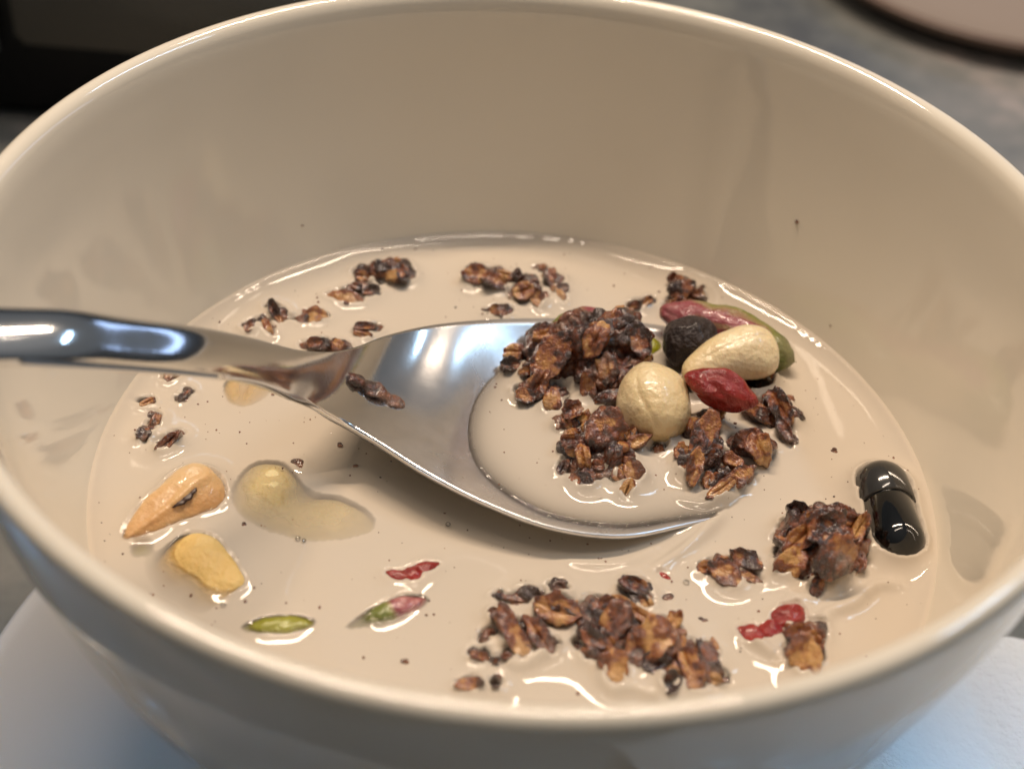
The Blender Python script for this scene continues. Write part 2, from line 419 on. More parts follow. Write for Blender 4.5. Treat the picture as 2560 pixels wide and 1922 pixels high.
def cluster(label, cat, blobs, flakes=(), group='cocoa granola pieces in the bowl', name='granola_cluster', seed=1, voxel=.0045, tan=.30, rough=.0075, film=1., grains=5):
    """blobs: px, py, height of its middle over the milk in mm, half-width px, squash"""
    xs = [b[0] for b in blobs]; ys = [b[1] for b in blobs]
    root = empty(name, at(sum(xs)/len(xs), sum(ys)/len(ys), MZ), label, cat, group)
    rs = random.Random(seed); bm = bmesh.new(); L = Vector(root.location)
    for b in blobs:
        px, py, h, r = b[:4]; h = h*.88-.4; sq = b[4] if len(b) > 4 else 1.; ang = b[5] if len(b) > 5 else 0
        c = at(px, py, MZ+h*MILLI)-L; rr = r/PX*1.10
        rot = frame(ang, 20)
        ell(bm, c, (rr, rr*.72*sq, rr*.6), rot, 3)
        ell(bm, Vector((c.x, c.y, min(c.z, 0)-.008)), (rr*.95, rr*.80, .026), None, 2)
        ell(bm, Vector((c.x, c.y-.004, min(c.z, 0)-.026)), (rr*1.2, rr*1.15, .018), None, 2)
        for g in range(grains):
            d = Vector([rs.gauss(0, 1) for _ in range(3)]).normalized()
            e = rot @ Vector((d.x*rr, d.y*rr*.72*sq, d.z*rr*.6))
            q = rr*rs.uniform(.18, .36); q = max(q, .009)
            ell(bm, c+e*.92, (q*1.25, q, q*.8), frame(rs.uniform(0, 180), rs.uniform(-40, 60)), 2)
    me = remeshed(bm, voxel, 'cocoa_crust', GR)
    P = verts(me); N = normals(me)
    P = P+N*(fbm(P, 24, seed, 3)*rough+np.abs(pnoise(P, 70, seed+4))*rough*.8)[:, None]
    setv(me, P)
    fattr(me, 'tan', tan+.35*pnoise(P, 20, seed+8)); fattr(me, 'film', [film]*len(P))
    obj('cocoa_crust', me, root); solid(me, root.location)
    for q in flakes: add_flake(root, **q)
    if len(blobs) >= 4:      # smaller broken flakes bedded in the crust
        for b in blobs:
            for g in range(2 if len(blobs) > 6 else 1):
                px, py, h, r = b[:4]; h = h*.88-.4; rr = r/PX*1.05; a0 = rs.uniform(0, 2*math.pi); el = rs.uniform(.35, 1.3)
                c = at(px, py, MZ+h*MILLI)-L+Vector((math.cos(a0)*math.cos(el)*rr, math.sin(a0)*math.cos(el)*rr*.7, math.sin(el)*rr*.66))
                ln = rs.uniform(30, 58)
                add_flake(root, 0, 0, 0, ln, ln*rs.uniform(.45, .75), rs.uniform(-90, 90), rs.uniform(5, 60), rs.choice([.25, .38, .5, .62]), rs.uniform(0, .8), .0075, rs.uniform(-35, 35), lo=True, at_=c)
    return root
def F(px, py, h, ln, wd, ang, tilt=25, tan=.55, film=.5, th=.011, roll=0.):
    return dict(px=px, py=py, h=h, ln=ln, wd=wd, ang=ang, tilt=tilt, tan=tan, film=film, th=th, roll=roll)

cluster('largest wet cocoa granola clump, heaped in the spoon left of the nuts', 'granola',
    [(1390, 860, 5, 72, 1.1), (1460, 850, 8, 62), (1530, 840, 8, 60), (1580, 860, 6, 42), (1350, 930, 2, 48), (1430, 930, 1, 60), (1510, 930, 4, 66),
     (1575, 945, 3, 42), (1330, 985, 1, 30), (1600, 900, 5, 28), (1380, 1005, -1, 42), (1470, 980, -1, 44), (1545, 1000, 0, 40), (1440, 815, 8, 36), (1560, 800, 8, 26)],
    [F(1380, 890, 6.5, 150, 88, -50, 45, .38), F(1425, 820, 9.5, 90, 62, -25, 30, .55, .3), F(1490, 850, 10.5, 105, 62, -62, 45, .66, .5), F(1540, 800, 11, 105, 60, -18, 30, .36, .5),
     F(1595, 850, 8.5, 100, 66, 60, 40, .40, .8), F(1345, 960, 3.5, 96, 50, -60, 50, .42), F(1310, 990, 2, 55, 40, 20, 40, .4), F(1380, 1010, 1.5, 90, 50, 85, 45, .62, .7),
     F(1520, 930, 6, 96, 54, 80, 55, .36, .8), F(1575, 960, 5, 80, 52, -70, 50, .40), F(1470, 965, 3, 80, 42, 80, 60, .45), F(1360, 840, 7.5, 70, 44, -15, 20, .4)], seed=3, rough=.011, grains=9)
cluster('rough granola clump in front of the hazelnut, a round oat on its face', 'granola',
    [(1430, 1060, 1.5, 40), (1450, 1120, 2, 48), (1510, 1100, 3, 55), (1530, 1150, 2, 50), (1470, 1190, .5, 42), (1570, 1110, 2, 32), (1420, 1170, 0, 26), (1540, 1200, 0, 34)],
    [F(1512, 1072, 6.5, 98, 112, 30, 48, .50, .9), F(1590, 1108, 3.5, 78, 28, -22, 30, .66, 0, .009), F(1458, 1145, 3.5, 80, 38, 75, 50, .55), F(1432, 1025, 4.5, 62, 46, -30, 40, .48),
     F(1582, 1180, 2, 80, 44, 62, 45, .42), F(1568, 1222, 1, 60, 34, -70, 40, .66), F(1432, 1088, 4, 52, 34, 5, 40, .55), F(1450, 1205, 1, 62, 34, 15, 30, .35)], seed=5, grains=6)
cluster('granola clump at the front of the spoon below the red berry, milk pooled on it', 'granola',
    [(1755, 1080, 2.5, 45), (1745, 1150, 2, 48), (1800, 1170, .5, 45), (1860, 1120, 1.5, 46), (1900, 1120, 2, 34), (1840, 1190, .5, 44), (1790, 1220, 0, 36), (1720, 1160, 1, 26), (1775, 1040, 3, 28)],
    [F(1762, 1095, 5.5, 150, 66, -72, 40, .40, .7), F(1738, 1165, 4, 100, 40, -80, 45, .50), F(1898, 1120, 4.5, 92, 62, 60, 40, .62, .4), F(1868, 1100, 4.5, 80, 40, -20, 35, .45),
     F(1845, 1195, 2.5, 95, 44, -30, 35, .42, .4), F(1800, 1225, 1.5, 90, 34, -32, 30, .55), F(1706, 1165, 2, 60, 30, 80, 40, .32), F(1785, 1130, 4, 90, 34, -78, 50, .35)], seed=8)
cluster('stringy dark granola piece with a pointed tail, right of the red berry', 'granola',
    [(1940, 1010, 2, 34), (1962, 1040, 1.5, 30), (1900, 1035, 1, 30), (1945, 1070, .5, 26), (1965, 1105, -.3, 15)],
    [F(1948, 1015, 4.5, 105, 56, 50, 40, .34, .3), F(1905, 1040, 2.5, 115, 34, 22, 35, .42), F(1955, 1078, 1.5, 80, 26, 50, 30, .40), F(1970, 1110, .5, 45, 12, 65, 20, .35, 0, .006)], seed=11, voxel=.004)
cluster('small two tone granola cube floating inside the spoon left of the big clump', 'granola',
    [(1284, 885, .8, 26, 1.1), (1268, 918, .4, 22), (1300, 915, .3, 16)],
    [F(1284, 882, 2.2, 62, 46, 0, 30, .60, 0), F(1276, 918, 1.6, 56, 30, 0, 30, .12, 0)], seed=12, voxel=.0035, tan=.2)
cluster('chunky granola clump touching the black capsule', 'granola',
    [(2000, 1320, 2, 46), (2060, 1330, 4, 62), (2110, 1320, 4, 50), (2080, 1390, 3, 58), (1985, 1390, 2, 46), (2010, 1440, .3, 36), (2130, 1370, 3, 36), (1975, 1350, 1, 34), (2030, 1300, 2, 38), (2120, 1420, .5, 26)],
    [F(2065, 1320, 8, 110, 66, -35, 40, .46, .6), F(2010, 1335, 6, 150, 52, -42, 40, .50, .5), F(1975, 1405, 3.5, 96, 62, -60, 50, .70, 0), F(2085, 1390, 7, 120, 84, -60, 55, .36, .9),
     F(2142, 1325, 6, 92, 34, -62, 40, .66, 0), F(2040, 1470, 1, 74, 32, -75, 40, .40, 0), F(2128, 1425, 1.5, 70, 26, -60, 40, .5, 0), F(1998, 1285, 3.5, 70, 44, 10, 30, .26), F(2095, 1290, 6.5, 84, 40, 12, 30, .45)], seed=14, rough=.010, grains=8)
cluster('flat half sunk granola piece left of the clump beside the capsule', 'granola',
    [(1770, 1420, .2, 26), (1815, 1435, .3, 34), (1860, 1410, .3, 30), (1870, 1450, -.2, 22)],
    [F(1812, 1440, 1.5, 80, 56, 20, 25, .52, .6), F(1865, 1405, 1.3, 92, 38, 15, 25, .42, .5), F(1765, 1425, .6, 44, 36, 0, 20, .60), F(1872, 1452, .6, 60, 24, 12, 20, .40)], seed=15, voxel=.004)
cluster('long wet granola clump floating nearest the near rim', 'granola',
    [(1395, 1530, .3, 46), (1450, 1545, .8, 40), (1490, 1585, 1, 46), (1540, 1560, 1.5, 50), (1550, 1620, .6, 50), (1490, 1560, .5, 34), (1620, 1600, 1.5, 54), (1660, 1580, 1.5, 40), (1600, 1640, .3, 40), (1480, 1630, 0, 34), (1500, 1520, .3, 30), (1540, 1660, -.2, 30)],
    [F(1392, 1528, 2.2, 112, 66, 10, 25, .56, .5), F(1538, 1550, 4, 96, 70, -65, 35, .50, .2), F(1642, 1588, 4.5, 100, 92, -35, 30, .66, .2, .012), F(1590, 1530, 2.5, 130, 28, 24, 25, .55, .2, .008),
     F(1532, 1670, 1.4, 84, 60, 70, 35, .74, 0), F(1495, 1518, 1.8, 60, 26, -20, 20, .3), F(1500, 1620, 1.5, 110, 44, 30, 25, .28, .4), F(1585, 1620, 2.2, 84, 40, 80, 40, .32, .5), F(1672, 1600, 4, 84, 40, 65, 35, .36)], seed=17)
cluster('dark knobbly granola clump near the near rim, right end of the long clump', 'granola',
    [(1640, 1655, .5, 36), (1700, 1640, .5, 42), (1745, 1680, .3, 44), (1765, 1640, .3, 30), (1690, 1690, -.2, 30), (1790, 1700, -.3, 26), (1660, 1640, .6, 30)],
    [F(1722, 1665, 2.2, 110, 44, 55, 30, .52, .2), F(1735, 1700, 1.0, 60, 44, 60, 30, .72, 0), F(1775, 1650, 1.6, 110, 26, 50, 25, .28), F(1640, 1660, 1.6, 64, 60, 0, 30, .26, .9), F(1675, 1710, .9, 52, 34, -50, 30, .28)], seed=19)
cluster('golden brown granola chunk standing at the near rim below the red strips', 'granola',
    [(2010, 1600, .8, 38, 1.1), (2010, 1640, .5, 40, 1.1), (1995, 1575, .8, 24), (2035, 1580, .8, 22)],
    [F(2008, 1635, 2.8, 100, 70, 82, 45, .72, 0), F(2000, 1585, 2.6, 74, 40, 5, 30, .24, 0), F(2040, 1615, 1.8, 80, 26, 80, 40, .35, .4)], seed=21, tan=.42)
cluster('knobbly milk glazed granola piece near the far wall, left of its trio', 'granola',
    [(1195, 690, .8, 34), (1230, 695, .8, 36), (1270, 705, .3, 26), (1235, 720, .2, 24)],
    [F(1190, 692, 2.2, 70, 62, 0, 35, .55, .4), F(1262, 690, 2.0, 76, 28, 8, 25, .66, .2), F(1235, 705, 2.5, 80, 44, 15, 30, .32, .5)], seed=23, voxel=.004)
cluster('peaked milk glazed granola piece near the far wall, middle of its trio', 'granola',
    [(1310, 705, 1.5, 32), (1320, 740, .6, 38), (1285, 750, 0, 20), (1340, 750, .2, 28)],
    [F(1308, 730, 2.4, 66, 48, -20, 40, .70, 0), F(1330, 715, 2.4, 84, 46, 55, 35, .30), F(1342, 752, 1.2, 60, 34, 70, 30, .42)], seed=24, voxel=.004)
cluster('thin bent granola sliver near the far wall, right of its trio', 'granola',
    [(1368, 690, .8, 22), (1380, 710, .8, 24), (1395, 735, .3, 18), (1350, 678, .3, 16)],
    [F(1378, 700, 1.8, 70, 36, 50, 30, .26, .2), F(1402, 742, 1.0, 70, 26, 62, 25, .52, 0)], seed=25, voxel=.004)
cluster('tiny granola crumb just behind the far edge of the spoon', 'granola', [(1232, 785, .2, 18), (1256, 785, .3, 20)],
    [F(1240, 780, 1.1, 44, 30, 0, 30, .55, .5), F(1256, 788, 1.1, 38, 30, 40, 30, .2)], seed=26, voxel=.0035)
cluster('blackish granola clump closest to the far left milk edge', 'granola',
    [(915, 690, .5, 26), (950, 680, 1.2, 34), (985, 685, 1.3, 36), (1010, 690, .8, 26), (970, 700, .4, 32), (1012, 670, 1, 16)],
    [F(905, 695, 1.4, 46, 34, 10, 30, .50, 0), F(990, 690, 2.6, 60, 32, -15, 35, .58, 0), F(950, 672, 2.8, 66, 32, -5, 30, .14, 0), F(1008, 688, 2.4, 52, 34, 60, 30, .12, 0)], seed=27, voxel=.004, tan=.10, film=.3, grains=8)
cluster('pointed brown oat flake with a dark crumb behind it, below the blackish clump', 'granola',
    [(900, 725, .4, 26), (925, 740, .2, 24), (875, 745, .3, 30)],
    [F(862, 748, 1.2, 112, 42, 4, 25, .56, 0), F(888, 722, 1.3, 40, 24, 10, 25, .15), F(928, 732, .9, 50, 26, -20, 25, .2)], seed=28, voxel=.004)
cluster('short tan topped oat flake with a dark rim floating below the pointed one', 'granola', [(785, 797, .1, 30, 1.), (762, 808, .1, 16)],
    [F(790, 795, 1.2, 74, 50, -15, 20, .84, 0)], seed=29, voxel=.004)
cluster('faint half sunk flake just above the spoon neck', 'granola', [(905, 838, -.3, 22), (925, 832, -.2, 20)],
    [F(912, 828, .5, 58, 26, -5, 15, .55, .6), F(905, 846, .3, 56, 24, 8, 15, .35, .6)], seed=30, voxel=.004)
cluster('rough brown clump showing over the back of the spoon neck', 'granola', [(800, 868, 1, 32), (840, 872, .8, 28), (775, 872, .5, 20)],
    [F(795, 862, 2.6, 60, 34, 0, 35, .22, .2), F(845, 866, 2.2, 50, 34, 20, 35, .45, .2)], seed=31, voxel=.004)
cluster('slanted dark sliver, longer one by the handle near the far left milk edge', 'granola', [(678, 780, .3, 18), (695, 795, .3, 18), (708, 808, .1, 12)],
    [F(690, 790, 1.1, 78, 24, 48, 25, .3, .5)], seed=32, voxel=.0035)
cluster('slanted rust brown sliver just above the spoon handle', 'granola', [(662, 812, .2, 14), (680, 832, .2, 14)],
    [F(670, 822, 1.0, 72, 22, 52, 25, .46, 0)], seed=33, voxel=.0035)
cluster('tiny rounded brown crumb at the top edge of the spoon handle', 'granola', [(625, 822, .1, 16), (632, 812, .1, 12)],
    [F(624, 826, .8, 36, 26, -60, 20, .5, 0)], seed=34, voxel=.0035)
cluster('little brown flake behind the big clump, beyond the spoon edge', 'granola', [(1590, 772, .1, 16), (1618, 762, .2, 16)],
    [F(1588, 772, .9, 46, 20, -8, 20, .35), F(1618, 763, 1.0, 40, 20, -35, 20, .5, 0)], seed=35, voxel=.0035)
cluster('upright knobbly granola piece behind the purple pistachio by the far wall', 'granola',
    [(1700, 730, 1, 34), (1695, 765, .5, 36), (1735, 745, .5, 26), (1700, 708, 2, 22), (1720, 710, 1.5, 18)],
    [F(1700, 725, 3.5, 74, 56, -20, 45, .28, 1.), F(1690, 768, 2.5, 66, 40, -45, 35, .5, .2), F(1742, 745, 1.6, 60, 22, 20, 25, .14)], seed=36, voxel=.004)
for lb, bl, fl, sd in [
    ('short upright brown crumb in the milk just under the spoon handle', [(427, 925, .3, 17), (427, 948, .3, 17)], [F(427, 935, 1.2, 52, 30, 88, 30, .42, .2)], 41),
    ('thin curled dark crumb right of the left crumb column', [(472, 986, .1, 9), (455, 1003, .1, 9)], [F(464, 994, .6, 46, 13, -48, 20, .2, 0)], 42),
    ('pale rust flake with a bright glint in the left crumb column', [(368, 1012, .1, 15), (382, 1008, .1, 10)], [F(370, 1012, .8, 46, 22, -25, 20, .55, .2)], 43),
    ('upper crumb of the touching dark pair at the left', [(394, 1048, .2, 14), (388, 1066, .2, 13)], [F(392, 1054, 1., 42, 24, -75, 25, .40, 0)], 44),
    ('lower crumb of the touching dark pair at the left', [(364, 1086, .2, 17), (360, 1097, .1, 12)], [F(364, 1088, 1., 38, 30, -50, 25, .3, .6)], 45),
    ('slanted amber crumb at the left below the dark pair', [(412, 1122, .2, 15), (434, 1102, .2, 14), (448, 1092, .1, 9)], [F(424, 1112, 1., 74, 25, -42, 25, .5, 0)], 46),
    ('thin blackish strip of crumbs behind the long near clump', [(1255, 1499, .1, 13), (1285, 1502, .1, 13), (1315, 1500, .1, 15), (1335, 1490, .2, 16)], [F(1282, 1500, .7, 100, 15, 3, 20, .1, .4), F(1330, 1490, 1.2, 42, 26, 30, 25, .3, .2)], 47),
    ('tiny black crumb with a white glint near the middle of the milk', [(1398, 1473, .2, 19)], [F(1400, 1474, .9, 40, 22, 10, 25, .1, .2)], 48),
    ('small curled oat husk with a dark hollow below the spoon tip', [(1580, 1470, .5, 26), (1610, 1500, .2, 20), (1600, 1480, .8, 22)], [F(1585, 1463, 2.2, 74, 34, 12, 35, .42, .3), F(1618, 1512, 1.6, 34, 30, 50, 35, .66, 0), F(1597, 1500, 1.6, 62, 34, 42, 40, -.3, 0)], 49),
    ('small rust brown crumb nearest the near rim, left of the tiny dark one', [(1165, 1713, .2, 22), (1188, 1716, .2, 16)], [F(1170, 1712, 1.2, 58, 32, -5, 25, .45, .2)], 50),
    ('tiny dark crumb nearest the near rim, right of the rust brown one', [(1238, 1712, .2, 14)], [F(1238, 1712, .7, 26, 20, 0, 25, .1, .2)], 51),
    ('slanted golden oat flake at the left end of the long near clump', [(1260, 1560, .3, 26), (1290, 1595, .3, 28), (1315, 1630, .2, 24)], [F(1282, 1585, 1.9, 150, 46, 50, 25, .58, .2), F(1250, 1545, 1.0, 60, 26, 10, 20, .5, .3)], 52),
    ('slanted brown oat flake second from the left end of the long near clump', [(1325, 1570, .2, 24), (1350, 1600, .2, 26), (1375, 1618, .1, 20)], [F(1347, 1590, 1.7, 118, 42, 44, 25, .40, .5)], 53),
    ('small dark stub left of the slanted golden oat flake', [(1216, 1592, .1, 13), (1210, 1605, .1, 10)], [F(1213, 1598, .6, 40, 16, -62, 20, .15, .2)], 54),
    ('pale orange crumb left of the near clump', [(1195, 1648, .0, 14), (1208, 1646, .0, 10)], [F(1200, 1647, .6, 40, 16, 5, 20, .66, .2)], 55),
    ('small amber crumb below the slanted golden oat flake', [(1264, 1646, .0, 12), (1240, 1660, 0, 8)], [F(1264, 1646, .6, 22, 14, -10, 20, .55, 0), F(1240, 1660, .5, 18, 11, -30, 20, .35, 0)], 56),
    ('tiny brown crumb between the spoon clumps', [(1645, 1130, .0, 18)], [F(1645, 1132, .7, 44, 26, 70, 25, .4, .6)], 57),
    ('rust red shard under the pale long nut at its right', [(1925, 935, .5, 18), (1915, 955, .3, 16)], [F(1920, 940, 1.8, 56, 26, -60, 35, .4, 0)], 58),
    ('slim brown oat flake between the largest clump and the hazelnut', [(1530, 990, 1, 24)], [F(1525, 992, 4., 92, 32, -18, 40, .38, .2)], 59),
]:
    cluster(lb, 'granola crumb', bl, fl, group='loose granola crumbs in the milk', name='granola_crumb', seed=sd, voxel=.0035, grains=4, rough=.005)

def spindle(name, label, cat, p0, p1, prof, mat, flat=1., bend=0., groove=0., ga=1.9, gw=.22, namp=.004, nsc=16, seed=1, group=None, tone=None, up=(0, -.55, .83), facets=0., wr=0., ret=False):
    """a nut or berry between two points: prof is (position, radius) along it"""
    p0, p1 = Vector(p0), Vector(p1); c = (p0+p1)/2; ax = p1-p0; L = ax.length; ax.normalize()
    u = Vector(up); u = (u-ax*u.dot(ax)).normalized(); w = u.cross(ax)
    nu, nv = 72, 64; s = np.linspace(0, 1, nv+1); s = .5-.5*np.cos(np.pi*s)
    rr = catmull([(a, b) for a, b in prof], 400); rad = np.interp(s, rr[:, 0], rr[:, 1]); rad[0] = rad[-1] = 1e-4
    vv, tn = [], []
    for j in range(nv+1):
        for i in range(nu):
            th = 2*math.pi*i/nu
            r = rad[j]*(1-groove*math.exp(-((math.atan2(math.sin(th-ga-.08*math.sin(s[j]*5)), math.cos(th-ga-.08*math.sin(s[j]*5))))/gw)**2)*math.sin(math.pi*s[j])**.5)
            y = r*math.cos(th); z = r*math.sin(th)*flat
            z -= 0
            y += bend*(math.sin(math.pi*s[j])-.6)
            vv.append((L*(s[j]-.5), y, z)); tn.append((s[j], th))
    ff = [(j*nu+i, j*nu+(i+1) % nu, (j+1)*nu+(i+1) % nu, (j+1)*nu+i) for j in range(nv) for i in range(nu)]
    P = np.array(vv); tn = np.array(tn)
    me = mesh(name, P, [q[::-1] for q in ff], mat); N = normals(me)
    if wr:
        P = P-N*(np.abs(pnoise(P*np.array([.5, 1, 1]), nsc*1.4, seed+3))*wr)[:, None]*np.sin(np.pi*tn[:, 0])[:, None]
    P = P+N*(fbm(P, nsc, seed)*namp)[:, None]
    m = np.array(Matrix((ax, w, u)).transposed()); P = P @ m.T
    setv(me, P)
    bm = bmesh.new(); bm.from_mesh(me); bmesh.ops.remove_doubles(bm, verts=bm.verts, dist=.0004); bmesh.ops.recalc_face_normals(bm, faces=bm.faces)
    lay = None; bm.to_mesh(me); bm.free(); smooth(me)
    Q = verts(me) @ m            # back to the nut's own axes
    me['len'] = L
    t = tone(Q, L) if tone else .3+0*Q[:, 0]
    fattr(me, 'tone', t)
    o = obj(name, me, loc=c); solid(me, c)
    tag(o, label, cat, group); return o
z_ = lambda h: MZ+h*MILLI
NUTG = 'whole nuts in the bowl'
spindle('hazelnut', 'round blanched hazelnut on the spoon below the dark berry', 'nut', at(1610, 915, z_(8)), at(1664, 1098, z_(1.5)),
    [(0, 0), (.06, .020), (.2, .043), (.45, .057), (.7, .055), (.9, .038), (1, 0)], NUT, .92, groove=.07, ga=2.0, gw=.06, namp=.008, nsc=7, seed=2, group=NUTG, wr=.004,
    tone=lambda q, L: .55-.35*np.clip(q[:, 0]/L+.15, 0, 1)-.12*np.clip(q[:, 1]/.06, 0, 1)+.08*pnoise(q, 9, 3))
spindle('peanut', 'long cream coloured nut lying behind the red berry', 'nut', at(1700, 935, z_(5)), at(1948, 865, z_(7)),
    [(0, 0), (.06, .020), (.25, .031), (.5, .044), (.75, .050), (.92, .036), (1, 0)], NUT, .9, bend=.010, groove=.05, ga=1.2, gw=.07, namp=.006, nsc=8, seed=6, group=NUTG, wr=.003,
    tone=lambda q, L: .52+.12*q[:, 0]/L+.12*pnoise(q, 8, 5))
spindle('goji_berry', 'shiny wrinkled red goji berry on top of the two pale nuts', 'berry', at(1712, 940, z_(9)), at(1893, 1006, z_(7)),
    [(0, 0), (.06, .011), (.25, .024), (.5, .029), (.75, .026), (.94, .012), (1, 0)], GOJI, .85, namp=.004, nsc=19, seed=4, wr=.015, group='red goji berries')
bo = spindle('dried_berry', 'dull near black dried berry beside the pale long nut', 'berry', at(1700, 800, z_(7)), at(1760, 915, z_(3)),
    [(0, 0), (.06, .025), (.25, .044), (.5, .050), (.75, .045), (.94, .026), (1, 0)], BERRY, .95, namp=.008, nsc=14, seed=9, wr=.006)
spindle('pistachio', 'large purple and green pistachio half hidden behind the long nut', 'pistachio', at(1652, 772, z_(5)), at(1992, 905, z_(3)),
    [(0, 0), (.05, .018), (.2, .038), (.45, .052), (.7, .048), (.92, .026), (1, 0)], PIST, .75, groove=.12, namp=.004, nsc=20, seed=12, group='pistachios in the milk',
    tone=lambda q, L: .66-.50*np.clip((q[:, 1]-.028)/.02, 0, 1)-.60*np.clip((q[:, 0]/L-.22)/.12, 0, 1)+.12*np.sin(q[:, 1]*170+pnoise(q, 12, 2)*3)*np.clip(1-np.abs(q[:, 0])/L*2, 0, 1))
spindle('pistachio', 'green and mauve pistachio peeping out behind the largest clump', 'pistachio', at(1372, 850, z_(3)), at(1520, 790, z_(6)),
    [(0, 0), (.06, .016), (.3, .034), (.6, .038), (.85, .024), (1, 0)], PIST, .8, namp=.004, nsc=20, seed=15, group='pistachios in the milk',
    tone=lambda q, L: .25+.75*np.clip(q[:, 0]/L+.22, 0, 1)+.1*pnoise(q, 20, 2))
spindle('pistachio', 'small olive bit in the milk right of the largest clump', 'pistachio', at(1612, 895, z_(0)), at(1638, 845, z_(1)),
    [(0, 0), (.1, .012), (.4, .020), (.75, .016), (1, 0)], GREEN, .8, namp=.003, nsc=20, seed=16, group='pistachios in the milk')
spindle('pistachio', 'bright green pistachio sliver floating at the near rim', 'pistachio', at(598, 1588, z_(-1.4)), at(798, 1568, z_(-1.1)),
    [(0, 0), (.08, .010), (.3, .018), (.6, .021), (.88, .013), (1, 0)], GREEN, .8, namp=.003, nsc=24, seed=17, group='pistachios in the milk', wr=.004)
spindle('pistachio', 'green and pink two tone pistachio right of the bright green one', 'pistachio', at(855, 1588, z_(-1.5)), at(1078, 1512, z_(-1.3)),
    [(0, 0), (.06, .010), (.3, .020), (.6, .026), (.9, .015), (1, 0)], PIST, .75, namp=.004, nsc=24, seed=18, group='pistachios in the milk', wr=.004,
    tone=lambda q, L: .2+.75*np.clip((q[:, 0]/L)*6, 0, 1)+.1*pnoise(q, 20, 2))
spindle('pistachio', 'faint sunken greenish pistachio left of the yellow nut', 'pistachio', at(335, 1420, z_(-2.2)), at(385, 1370, z_(-2.2)),
    [(0, 0), (.1, .010), (.4, .020), (.75, .017), (1, 0)], GREEN, .8, namp=.003, nsc=20, seed=19, group='pistachios in the milk')
ao = spindle('almond', 'peach coloured almond with a dark streak pointing at the near left rim', 'nut', at(300, 1362, z_(-.8)), at(552, 1200, z_(.2)),
    [(0, 0), (.05, .012), (.25, .027), (.5, .043), (.75, .054), (.93, .040), (1, 0)], PEACH, .62, groove=-.22, ga=1.45, gw=.16, namp=.004, nsc=13, seed=21, group=NUTG, up=(0.25, -.35, .85), wr=.002,
    tone=lambda q, L: .30+.35*q[:, 0]/L+.3*np.clip(q[:, 1]/.05, -.6, 1)+.12*pnoise(q*np.array([.3, 1, 1]), 40, 3))
spindle('almond', 'yellow soaked nut half under the milk at the near left rim', 'nut', at(410, 1388, z_(-2.5)), at(568, 1528, z_(-2.1)),
    [(0, 0), (.03, .040), (.2, .060), (.5, .065), (.8, .058), (.97, .042), (1, 0)], YEL, .36, namp=.009, nsc=8, seed=22, group=NUTG, wr=.003)
spindle('almond', 'yellow nut half under the milk below the spoon handle', 'nut', at(655, 935, z_(-1.8)), at(600, 1040, z_(-1.9)),
    [(0, 0), (.05, .025), (.25, .042), (.5, .046), (.75, .038), (.93, .022), (1, 0)], YEL, .42, groove=.3, namp=.006, nsc=10, seed=23, group=NUTG)
# the curved cashew: a tube of ellipses along a bent line
def cashew():
    pts = [at(668, 1212, z_(-1.35)), at(668, 1245, z_(-1.75)), at(690, 1280, z_(-1.95)), at(752, 1305, z_(-1.95)), at(830, 1315, z_(-1.8)), at(890, 1320, z_(-1.5))]
    rad = [.050, .062, .064, .058, .054, .040]
    C = catmull(pts, 60); Rr = catmull([[r] for r in rad], 60)[:, 0]; bm = bmesh.new(); c0 = Vector(at(740, 1260, z_(-2)))
    for p, r in zip(C, Rr): ell(bm, Vector(p)-c0, (r, r, r*.32), None, 3)
    me = remeshed(bm, .005, 'cashew', CASH); P = verts(me); N = normals(me); setv(me, P+N*(fbm(P, 9, 4)*.006)[:, None])
    fattr(me, 'tone', .35+.15*pnoise(P, 10, 2)); o = obj('cashew', me, loc=c0); solid(me, c0)
    tag(o, 'pale curved cashew sunk in the milk in the shadow below the spoon', 'nut', NUTG)
cashew()
def strip(name, label, pts, r, mat, seed, cat='berry', group='red goji berries', flat=.72):
    C = catmull([at(*p) for p in pts], 60); c0 = Vector(C[30]); bm = bmesh.new(); n = len(C)
    for i, p in enumerate(C):
        q = r*(.45+.55*math.sin(math.pi*(i+.5)/n)**.7)*(1+.22*math.sin(i*.37+seed)+.12*math.sin(i*.9+seed*2))
        ell(bm, Vector(p)-c0, (q, q, q*flat), None, 2)
    me = remeshed(bm, .003, name, mat); P = verts(me); N = normals(me); setv(me, P+N*(fbm(P, 40, seed)*r*.22)[:, None])
    fattr(me, 'tone', .4+.2*pnoise(P, 25, seed)); fattr(me, 'tan', .3+.2*pnoise(P, 25, seed)); fattr(me, 'film', [.2]*len(P))
    o = obj(name, me, loc=c0); solid(me, c0); tag(o, label, cat, group); return o
strip('goji_berry', 'thin S shaped red goji strip floating below the spoon shadow', [(968, 1434, z_(0)), (1000, 1442, z_(.1)), (1030, 1437, z_(.2)), (1060, 1420, z_(.2)), (1094, 1413, z_(0))], .013, GOJI, 3)
strip('goji_berry', 'left fragment of the torn red berry above the golden chunk', [(1852, 1578, z_(-.1)), (1880, 1588, z_(.2)), (1895, 1590, z_(0))], .015, GOJI, 5)
strip('goji_berry', 'middle fragment of the torn red berry above the golden chunk', [(1908, 1590, z_(.1)), (1925, 1578, z_(.4)), (1950, 1566, z_(.2))], .014, GOJI, 7)
strip('goji_berry', 'largest fragment of the torn red berry, toward the right rim', [(1942, 1560, z_(.2)), (1968, 1545, z_(.5)), (1998, 1532, z_(.3))], .019, GOJI, 9)
strip('red_shred', 'thin red shred left of the flat half sunk granola piece', [(1648, 1432, z_(.05)), (1662, 1443, z_(.1)), (1676, 1452, z_(.0))], .006, GOJI, 4, 'shred', 'fine shreds floating in the milk')
